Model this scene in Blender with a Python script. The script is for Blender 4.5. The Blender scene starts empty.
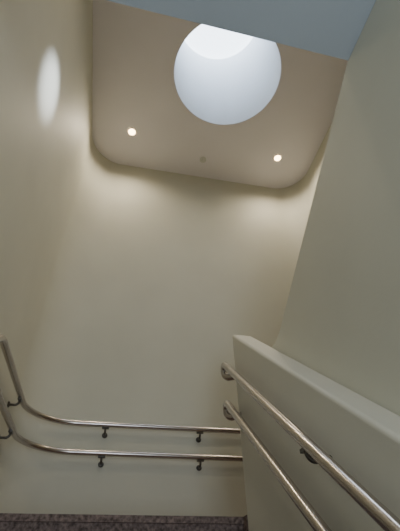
import bpy, bmesh, math
from mathutils import Vector, Matrix
S = bpy.context.scene
COL = S.collection

# ---------------------------------------------------------------- materials
def paint(name, col, rough=0.6, bump=0.05, scale=60, var=0.04, spec=0.3):
    m = bpy.data.materials.new(name); m.use_nodes = True
    nt = m.node_tree; b = nt.nodes['Principled BSDF']
    tc = nt.nodes.new('ShaderNodeTexCoord')
    n = nt.nodes.new('ShaderNodeTexNoise'); n.inputs['Scale'].default_value = scale; n.inputs['Detail'].default_value = 4
    n2 = nt.nodes.new('ShaderNodeTexNoise'); n2.inputs['Scale'].default_value = 1.3; n2.inputs['Detail'].default_value = 5
    nt.links.new(tc.outputs['Object'], n.inputs['Vector']); nt.links.new(tc.outputs['Object'], n2.inputs['Vector'])
    r = nt.nodes.new('ShaderNodeValToRGB')
    r.color_ramp.elements[0].position = 0.3; r.color_ramp.elements[1].position = 0.7
    r.color_ramp.elements[0].color = tuple(c*(1-var) for c in col)+(1,)
    r.color_ramp.elements[1].color = tuple(min(1, c*(1+var)) for c in col)+(1,)
    nt.links.new(n2.outputs['Fac'], r.inputs['Fac']); nt.links.new(r.outputs['Color'], b.inputs['Base Color'])
    bp = nt.nodes.new('ShaderNodeBump'); bp.inputs['Strength'].default_value = bump; bp.inputs['Distance'].default_value = 0.01
    nt.links.new(n.outputs['Fac'], bp.inputs['Height']); nt.links.new(bp.outputs['Normal'], b.inputs['Normal'])
    b.inputs['Roughness'].default_value = rough
    b.inputs['Specular IOR Level'].default_value = spec
    return m
def metal(name, col, rough):
    m = bpy.data.materials.new(name); m.use_nodes = True
    nt = m.node_tree; b = nt.nodes['Principled BSDF']
    b.inputs['Base Color'].default_value = col+(1,); b.inputs['Metallic'].default_value = 1
    b.inputs['Roughness'].default_value = rough
    return m
def emit(name, col, st):
    m = bpy.data.materials.new(name); m.use_nodes = True
    b = m.node_tree.nodes['Principled BSDF']
    b.inputs['Base Color'].default_value = (0.8, 0.8, 0.8, 1)
    b.inputs['Emission Color'].default_value = col+(1,); b.inputs['Emission Strength'].default_value = st
    return m
WALL = paint('wall_paint', (0.655, 0.65, 0.56))
CEIL = paint('ceiling_paint', (0.88, 0.85, 0.90), 0.7, var=0.02)
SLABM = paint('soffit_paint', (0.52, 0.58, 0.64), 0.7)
GUARD = paint('guard_paint', (0.66, 0.645, 0.56), 0.55)
WHITE = paint('shaft_white', (0.88, 0.91, 0.95), 0.8, 0.0, var=0.01)
STEEL = metal('brushed_steel', (0.52, 0.48, 0.45), 0.24)
DARKM = metal('bracket_steel', (0.13, 0.12, 0.11), 0.35)
LAMP = emit('lamp_glow', (1.0, 0.70, 0.36), 16)
SKYL = emit('skylight_diffuser', (0.80, 0.90, 1.0), 3.8)
PLASTIC = paint('white_plastic', (0.7, 0.7, 0.68), 0.4, 0.0)
CARPET = bpy.data.materials.new('speckled_carpet'); CARPET.use_nodes = True
nt = CARPET.node_tree; b = nt.nodes['Principled BSDF']; b.inputs['Roughness'].default_value = 0.9
tc = nt.nodes.new('ShaderNodeTexCoord'); n = nt.nodes.new('ShaderNodeTexNoise'); n.inputs['Scale'].default_value = 50; n.inputs['Detail'].default_value = 8
r = nt.nodes.new('ShaderNodeValToRGB'); r.color_ramp.elements[0].position = 0.35; r.color_ramp.elements[1].position = 0.65
r.color_ramp.elements[0].color = (0.085, 0.062, 0.055, 1); r.color_ramp.elements[1].color = (0.28, 0.21, 0.19, 1)
nt.links.new(tc.outputs['Object'], n.inputs['Vector']); nt.links.new(n.outputs['Fac'], r.inputs['Fac']); nt.links.new(r.outputs['Color'], b.inputs['Base Color'])
bp = nt.nodes.new('ShaderNodeBump'); bp.inputs['Strength'].default_value = 0.2; nt.links.new(n.outputs['Fac'], bp.inputs['Height']); nt.links.new(bp.outputs['Normal'], b.inputs['Normal'])

# ---------------------------------------------------------------- helpers
def mk(name, bm, mat, parent=None, smooth=False, bevel=0, seg=3):
    bmesh.ops.recalc_face_normals(bm, faces=bm.faces[:])
    me = bpy.data.meshes.new(name); bm.to_mesh(me); bm.free()
    if smooth:
        for p in me.polygons: p.use_smooth = True
        me.set_sharp_from_angle(angle=math.radians(35))
    me.materials.append(mat)
    o = bpy.data.objects.new(name, me); COL.objects.link(o)
    if parent: o.parent = parent
    if bevel:
        md = o.modifiers.new('bevel', 'BEVEL'); md.width = bevel; md.segments = seg; md.limit_method = 'ANGLE'; md.angle_limit = math.radians(30)
    return o
def prism_pts(bm, base, off):
    a = [bm.verts.new(p) for p in base]; c = [bm.verts.new(Vector(p)+Vector(off)) for p in base]
    n = len(a)
    bm.faces.new(a); bm.faces.new(list(reversed(c)))
    for i in range(n): bm.faces.new((a[i], a[(i+1) % n], c[(i+1) % n], c[i]))
def yz_prism(name, yz, x0, x1, mat, **k):
    bm = bmesh.new(); prism_pts(bm, [(x0, y, z) for y, z in yz], (x1-x0, 0, 0)); return mk(name, bm, mat, **k)
def xy_prism(name, xy, z0, z1, mat, **k):
    bm = bmesh.new(); prism_pts(bm, [(x, y, z0) for x, y in xy], (0, 0, z1-z0)); return mk(name, bm, mat, **k)
def box(name, a, b_, mat, **k):
    return xy_prism(name, [(a[0], a[1]), (b_[0], a[1]), (b_[0], b_[1]), (a[0], b_[1])], a[2], b_[2], mat, **k)
def empty(name):
    e = bpy.data.objects.new(name, None); COL.objects.link(e); e.empty_display_size = 0.1; return e
def fillet(pts):
    P = [Vector(p) for p, _ in pts]; out = [P[0]]
    for i in range(1, len(P)-1):
        r = pts[i][1]; a = (P[i-1]-P[i]).normalized(); c = (P[i+1]-P[i]).normalized()
        th = a.angle(c)
        if r <= 0 or th > math.pi-0.01: out.append(P[i]); continue
        t = r/math.tan(th/2); cen = P[i]+(a+c).normalized()*(r/math.sin(th/2))
        s = P[i]+a*t-cen; e = P[i]+c*t-cen; w = math.pi-th
        k = max(4, int(w/0.1))
        for j in range(k+1):
            u = j/k
            out.append(cen+s*(math.sin((1-u)*w)/math.sin(w))+e*(math.sin(u*w)/math.sin(w)))
    out.append(P[-1]); return out
def tube(name, path, rad, mat, parent=None, sides=24):
    bm = bmesh.new(); rings = []
    T = [(path[min(i+1, len(path)-1)]-path[max(i-1, 0)]).normalized() for i in range(len(path))]
    nrm = T[0].orthogonal().normalized()
    for i, p in enumerate(path):
        if i:
            q = T[i-1].rotation_difference(T[i]); nrm = (q @ nrm)
        nrm = (nrm-T[i]*nrm.dot(T[i])).normalized(); bn = T[i].cross(nrm)
        rr = rad[i] if isinstance(rad, list) else rad
        rings.append([bm.verts.new(p+(nrm*math.cos(2*math.pi*j/sides)+bn*math.sin(2*math.pi*j/sides))*rr) for j in range(sides)])
    for i in range(len(rings)-1):
        for j in range(sides):
            bm.faces.new((rings[i][j], rings[i][(j+1) % sides], rings[i+1][(j+1) % sides], rings[i+1][j]))
    bm.faces.new(rings[0]); bm.faces.new(list(reversed(rings[-1])))
    return mk(name, bm, mat, parent, smooth=True)
def bracket(name, rail, wallpt, n, parent):
    rail = Vector(rail); n = Vector(n); w = Vector(wallpt); w.z = rail.z-0.07
    pth = fillet([(w, 0), (Vector((rail.x, rail.y, w.z)), 0.03), (rail+Vector((0, 0, -0.02)), 0)])
    tube(name+'_arm', pth, 0.009, DARKM, parent, 12)
    tube(name+'_rosette', [w-n*0.001, w+n*0.006, w+n*0.011], [0.024, 0.024, 0.018], DARKM, parent, 24)
    t = Vector((n.y, -n.x, 0))
    bm = bmesh.new(); c = rail+Vector((0, 0, -0.022))
    prism_pts(bm, [c-t*0.030-n*0.012, c+t*0.030-n*0.012, c+t*0.030+n*0.012, c-t*0.030+n*0.012], (0, 0, -0.014))
    mk(name+'_saddle', bm, DARKM, parent)

# ---------------------------------------------------------------- dimensions (eye = origin)
XL, XR, YB, YF = -0.80, 2.54, 3.78, -3.0
ZC, ZF, ZL = 5.25, -2.435, 0.415
R = 0.45; TH = 0.15
XG0, XG1, XS1 = 0.800, 0.962, 1.275
def arc(cx, cy, r, a0, a1, n=20):
    return [(cx+r*math.cos(a0+(a1-a0)*i/n), cy+r*math.sin(a0+(a1-a0)*i/n)) for i in range(n+1)]
inner = arc(XL+R, YB-R, R, math.pi, math.pi/2)+arc(XR-R, YB-R, R, math.pi/2, 0)
outer = arc(XL+R, YB-R, R+TH, math.pi, math.pi/2)+arc(XR-R, YB-R, R+TH, math.pi/2, 0)
bm = bmesh.new()
vi0 = [bm.verts.new((x, y, ZF-0.1)) for x, y in inner]; vi1 = [bm.verts.new((x, y, ZC)) for x, y in inner]
vo0 = [bm.verts.new((x, y, ZF-0.1)) for x, y in outer]; vo1 = [bm.verts.new((x, y, ZC)) for x, y in outer]
for i in range(len(inner)-1):
    bm.faces.new((vi0[i], vi0[i+1], vi1[i+1], vi1[i])); bm.faces.new((vo0[i], vo0[i+1], vo1[i+1], vo1[i]))
    bm.faces.new((vi0[i], vi0[i+1], vo0[i+1], vo0[i])); bm.faces.new((vi1[i], vi1[i+1], vo1[i+1], vo1[i]))
mk('wall_back', bm, WALL, smooth=True)
box('wall_left', (XL-TH, YF, ZF-0.1), (XL, YB-R, ZC), WALL)
box('wall_right', (XR, YF, ZF-0.1), (XR+TH, YB-R, ZC), WALL)
wx0, wx1, wz0, wz1 = -0.45, 0.65, -1.3, 0.6
bm = bmesh.new()
for (a, c, z0, z1) in ((XL-TH, wx0, ZF-0.1, ZC), (wx1, XR+TH, ZF-0.1, ZC), (wx0, wx1, ZF-0.1, wz0), (wx0, wx1, wz1, ZC)):
    prism_pts(bm, [(a, YF-TH, z0), (c, YF-TH, z0), (c, YF, z0), (a, YF, z0)], (0, 0, z1-z0))
mk('wall_front', bm, WALL)
win = empty('added_window_1')  # unseen window behind the camera, added to go with the cool fill light
bm = bmesh.new()
for (a, c, z0, z1) in ((wx0, wx0+0.05, wz0, wz1), (wx1-0.05, wx1, wz0, wz1), (wx0, wx1, wz0, wz0+0.05), (wx0, wx1, wz1-0.05, wz1), (0.08, 0.12, wz0, wz1)):
    prism_pts(bm, [(a, YF-0.1, z0), (c, YF-0.1, z0), (c, YF-0.04, z0), (a, YF-0.04, z0)], (0, 0, z1-z0))
mk('frame', bm, DARKM, win)
box('floor', (XL-TH, YF, ZF-0.1), (XR+TH, YB+TH, ZF), CARPET)

# ceiling with round skylight hole
SKX, SKY, SKR = 0.91, 2.15, 0.69
bm = bmesh.new()
cpts = [(XL, YF)]+inner+[(XR, YF)]
va = [bm.verts.new((x, y, ZC)) for x, y in cpts]
ed = [bm.edges.new((va[i], va[(i+1) % len(va)])) for i in range(len(va))]
N = 96
vc = [bm.verts.new((SKX+SKR*math.cos(2*math.pi*i/N), SKY+SKR*math.sin(2*math.pi*i/N), ZC)) for i in range(N)]
ed += [bm.edges.new((vc[i], vc[(i+1) % N])) for i in range(N)]
bmesh.ops.triangle_fill(bm, use_beauty=True, use_dissolve=False, edges=ed)
mk('ceiling', bm, CEIL)
sk = empty('round_skylight')
SH = 2.25
bm = bmesh.new()
def ring(r, z): return [bm.verts.new((SKX+r*math.cos(2*math.pi*i/N), SKY+r*math.sin(2*math.pi*i/N), z)) for i in range(N)]
prof = [(SKR, ZC-0.001), (SKR, ZC+SH), (SKR+0.1, ZC+SH), (SKR+0.1, ZC+0.01)]
rs = [ring(r, z) for r, z in prof]
for k in range(len(rs)-1):
    for i in range(N): bm.faces.new((rs[k][i], rs[k][(i+1) % N], rs[k+1][(i+1) % N], rs[k+1][i]))
mk('light_well', bm, WHITE, sk, smooth=True)
bm = bmesh.new()
prev = None
for k in range(9):
    a = k/8*math.pi/2
    if k == 8:
        top = bm.verts.new((SKX, SKY, ZC+SH+0.2))
        for i in range(N): bm.faces.new((prev[i], prev[(i+1) % N], top))
    else:
        cur = ring(SKR*math.cos(a), ZC+SH+0.2*math.sin(a))
        if prev:
            for i in range(N): bm.faces.new((prev[i], prev[(i+1) % N], cur[(i+1) % N], cur[i]))
        prev = cur
mk('dome_diffuser', bm, SKYL, sk, smooth=True)

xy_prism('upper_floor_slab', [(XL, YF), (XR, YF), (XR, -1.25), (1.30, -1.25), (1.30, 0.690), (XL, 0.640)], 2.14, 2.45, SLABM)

# ---------------------------------------------------------------- stairs
GE = 2.54
RI, RU, NS = 0.19, 0.2375, 14
bm = bmesh.new()
def blk(y0, y1, z0, z1, x0=XL, x1=XG0-0.001):
    prism_pts(bm, [(x0, y0, z0), (x1, y0, z0), (x1, y1, z0), (x0, y1, z0)], (0, 0, z1-z0))
blk(2.62, YB, ZL-0.3, ZL); blk(2.60, 2.62, ZL-0.035, ZL)
for i in range(NS):
    yt = 2.60-RU*i; zt = ZL-RI*(i+1)
    blk(yt-RU+0.02, yt+0.02, max(zt-0.35, ZF), zt); blk(yt-RU, yt-RU+0.02, zt-0.035, zt)
mk('stair_flight', bm, CARPET)
xy_prism('landing_floor', [(XG0, GE+0.001), (XS1, GE+0.001), (XS1, 2.24), (XR, 2.24), (XR, YB), (XG0, YB)], ZL-0.25, ZL, CARPET)
bm = bmesh.new()
for i in range(12):
    yt = 2.24-0.29*i; zt = ZL+0.1696*(i+1)
    blk(yt-0.29, yt, zt-0.4, zt, XS1, XR)
mk('stair_flight.001', bm, CARPET)

GS = 0.825
def gtop(yy): return 0.379+GS*(yy-1.058)
g = [(GE, ZF), (GE, gtop(GE)), (-1.2, gtop(-1.2)), (-1.2, ZF)]
yz_prism('guard_wall', g, XG0, XG1, GUARD, bevel=0.018, seg=4, smooth=True)
fp = fillet([(Vector((0, 2.26, 1.32)), 0), (Vector((0, 2.10, 1.315)), 0.3), (Vector((0, 0.689, 2.14)), 0)])
sp = [(2.26, ZF)]+[(p.y, p.z) for p in fp]+[(YF, 2.14), (YF, ZF)]
yz_prism('stair_spine_wall', sp, XG1+0.001, XS1, WALL, bevel=0.008, seg=3, smooth=True)

# ---------------------------------------------------------------- handrails
RR = 0.0235
wr = empty('wall_handrail')
XW = XL+0.075; YW = YB-0.075; XW2 = XR-0.075; RC = R-0.03
for nm, zr in (('upper_rail', 1.28), ('lower_rail', 1.04)):
    yd = -1.0; zl = zr-0.8*(2.30-yd)
    yu = -0.9; zu = zr+0.585*(2.24-yu)
    path = fillet([((XL+0.002, yd, zl), 0), ((XW, yd, zl), 0.05), ((XW, 2.30, zr), 0.15), ((XW, YW, zr), RC),
                   ((XW2, YW, zr), RC), ((XW2, 2.24, zr), 0.15), ((XW2, yu, zu), 0.05), ((XR-0.002, yu, zu), 0)])
    tube(nm, path, RR, STEEL, wr)
    k = 0
    for bx in (-0.07, 0.785, 1.64):
        k += 1; bracket(f'{nm}_bracket_{k}', (bx, YW, zr), (bx, YB, zr), (0, -1, 0), wr)
    for by in (3.18, 1.9, 0.7, -0.6):
        k += 1; zz = zr if by > 2.3 else zr-0.8*(2.3-by)
        bracket(f'{nm}_bracket_{k}', (XW, by, zz), (XL, by, zz), (1, 0, 0), wr)
    for by in (3.0, 1.8, 0.6, -0.6):
        k += 1; zz = zr if by > 2.24 else zr+0.585*(2.24-by)
        bracket(f'{nm}_bracket_{k}', (XW2, by, zz), (XR, by, zz), (-1, 0, 0), wr)
gr = empty('guard_handrail')
XG = 0.712
for nm, dz in (('upper_rail', 0), ('lower_rail', -0.275)):
    f = lambda yy: 1.325+dz+0.812*(yy-2.5)
    path = fillet([((XG0-0.001, -1.0, f(-1.0)), 0), ((XG, -1.0, f(-1.0)), 0.04), ((XG, 2.53, f(2.53)), 0.04),
                   ((XG+0.012, 2.535, f(2.5)-0.09), 0.04), ((XG0-0.001, 2.47, f(2.5)-0.095), 0)])
    tube(nm, path, RR, STEEL, gr)
    for k, by in enumerate((1.46, 0.6, -0.4)):
        bracket(f'{nm}_bracket_{k+1}', (XG, by, f(by)), (XG0, by, f(by)), (-1, 0, 0), gr)

# ---------------------------------------------------------------- ceiling fittings
def downlight(x, y, energy):
    e = empty('recessed_downlight')
    bm = bmesh.new(); pr = [(0.068, ZC-0.002), (0.066, ZC-0.010), (0.054, ZC-0.012), (0.050, ZC-0.004)]
    rr = [[bm.verts.new((x+r*math.cos(2*math.pi*i/40), y+r*math.sin(2*math.pi*i/40), z)) for i in range(40)] for r, z in pr]
    for k in range(3):
        for i in range(40): bm.faces.new((rr[k][i], rr[k][(i+1) % 40], rr[k+1][(i+1) % 40], rr[k+1][i]))
    mk('trim_ring', bm, PLASTIC, e, smooth=True)
    bm = bmesh.new(); bmesh.ops.create_circle(bm, cap_ends=True, segments=40, radius=0.052, matrix=Matrix.Translation((x, y, ZC-0.005)))
    mk('lamp_lens', bm, LAMP, e)
    ld = bpy.data.lights.new('downlight_lamp', 'SPOT'); ld.energy = energy; ld.color = (1.0, 0.86, 0.65)
    ld.spot_size = math.radians(150); ld.spot_blend = 1.0; ld.shadow_soft_size = 0.04
    lo = bpy.data.objects.new('downlight_lamp', ld); lo.location = (x, y, ZC-0.03); COL.objects.link(lo); lo.parent = e
for x, y, en in ((-0.243, 3.19, 72), (1.98, 3.21, 72), (-0.243, 0.3, 50), (1.98, 0.3, 50)):
    downlight(x, y, en)
sd = empty('smoke_detector')
tube('base', [Vector((0.86, 3.45, ZC-0.001)), Vector((0.86, 3.45, ZC-0.02))], 0.05, PLASTIC, sd, 32)
tube('sensor_cap', [Vector((0.86, 3.45, ZC-0.018)), Vector((0.86, 3.45, ZC-0.035)), Vector((0.86, 3.45, ZC-0.045))], [0.035, 0.033, 0.02], PLASTIC, sd, 32)

# ---------------------------------------------------------------- lights
def area(name, loc, tgt, sx, sy, en, col):
    ld = bpy.data.lights.new(name, 'AREA'); ld.shape = 'RECTANGLE'; ld.size = sx; ld.size_y = sy; ld.energy = en; ld.color = col
    o = bpy.data.objects.new(name, ld); o.location = loc
    o.rotation_euler = (Vector(tgt)-Vector(loc)).to_track_quat('-Z', 'Y').to_euler(); COL.objects.link(o); return o
area('added_cool_fill', (0.1, YF-0.02, -0.35), (0.1, 0, -0.1), 1.0, 1.8, 58, (0.80, 0.89, 1.0))  # cool fill lamp added in the made-up window opening
ld = bpy.data.lights.new('wall_glint_spot', 'SPOT'); ld.energy = 1150; ld.color = (0.85, 0.92, 1.0); ld.spot_size = math.radians(10.4); ld.spot_blend = 1.0; ld.shadow_soft_size = 0.05  # narrow spot added at the well rim for the bright patch on the left wall
o = bpy.data.objects.new('wall_glint_spot', ld); o.location = (1.50, 2.15, 5.36)
o.rotation_euler = (Vector((-0.80, 1.64, 3.14))-Vector(o.location)).to_track_quat('-Z', 'Y').to_euler(); COL.objects.link(o)

w = bpy.data.worlds.new('sky_world'); S.world = w; w.use_nodes = True
bg = w.node_tree.nodes['Background']; bg.inputs[0].default_value = (0.6, 0.75, 1.0, 1); bg.inputs[1].default_value = 1.0

# ---------------------------------------------------------------- camera
cd = bpy.data.cameras.new('camera'); cam = bpy.data.objects.new('camera', cd); COL.objects.link(cam)
rt = Vector((.9794, -.2012, -.0197)).normalized(); bk = -Vector((.1642, .7364, .6559)).normalized()
up = bk.cross(rt).normalized(); rt = up.cross(bk)
cam.matrix_world = Matrix(((rt.x, up.x, bk.x, 0), (rt.y, up.y, bk.y, 0), (rt.z, up.z, bk.z, 0), (0, 0, 0, 1)))
cd.sensor_fit = 'VERTICAL'; cd.sensor_height = 36; cd.lens = 399/531*36; cd.clip_start = 0.02
S.camera = cam
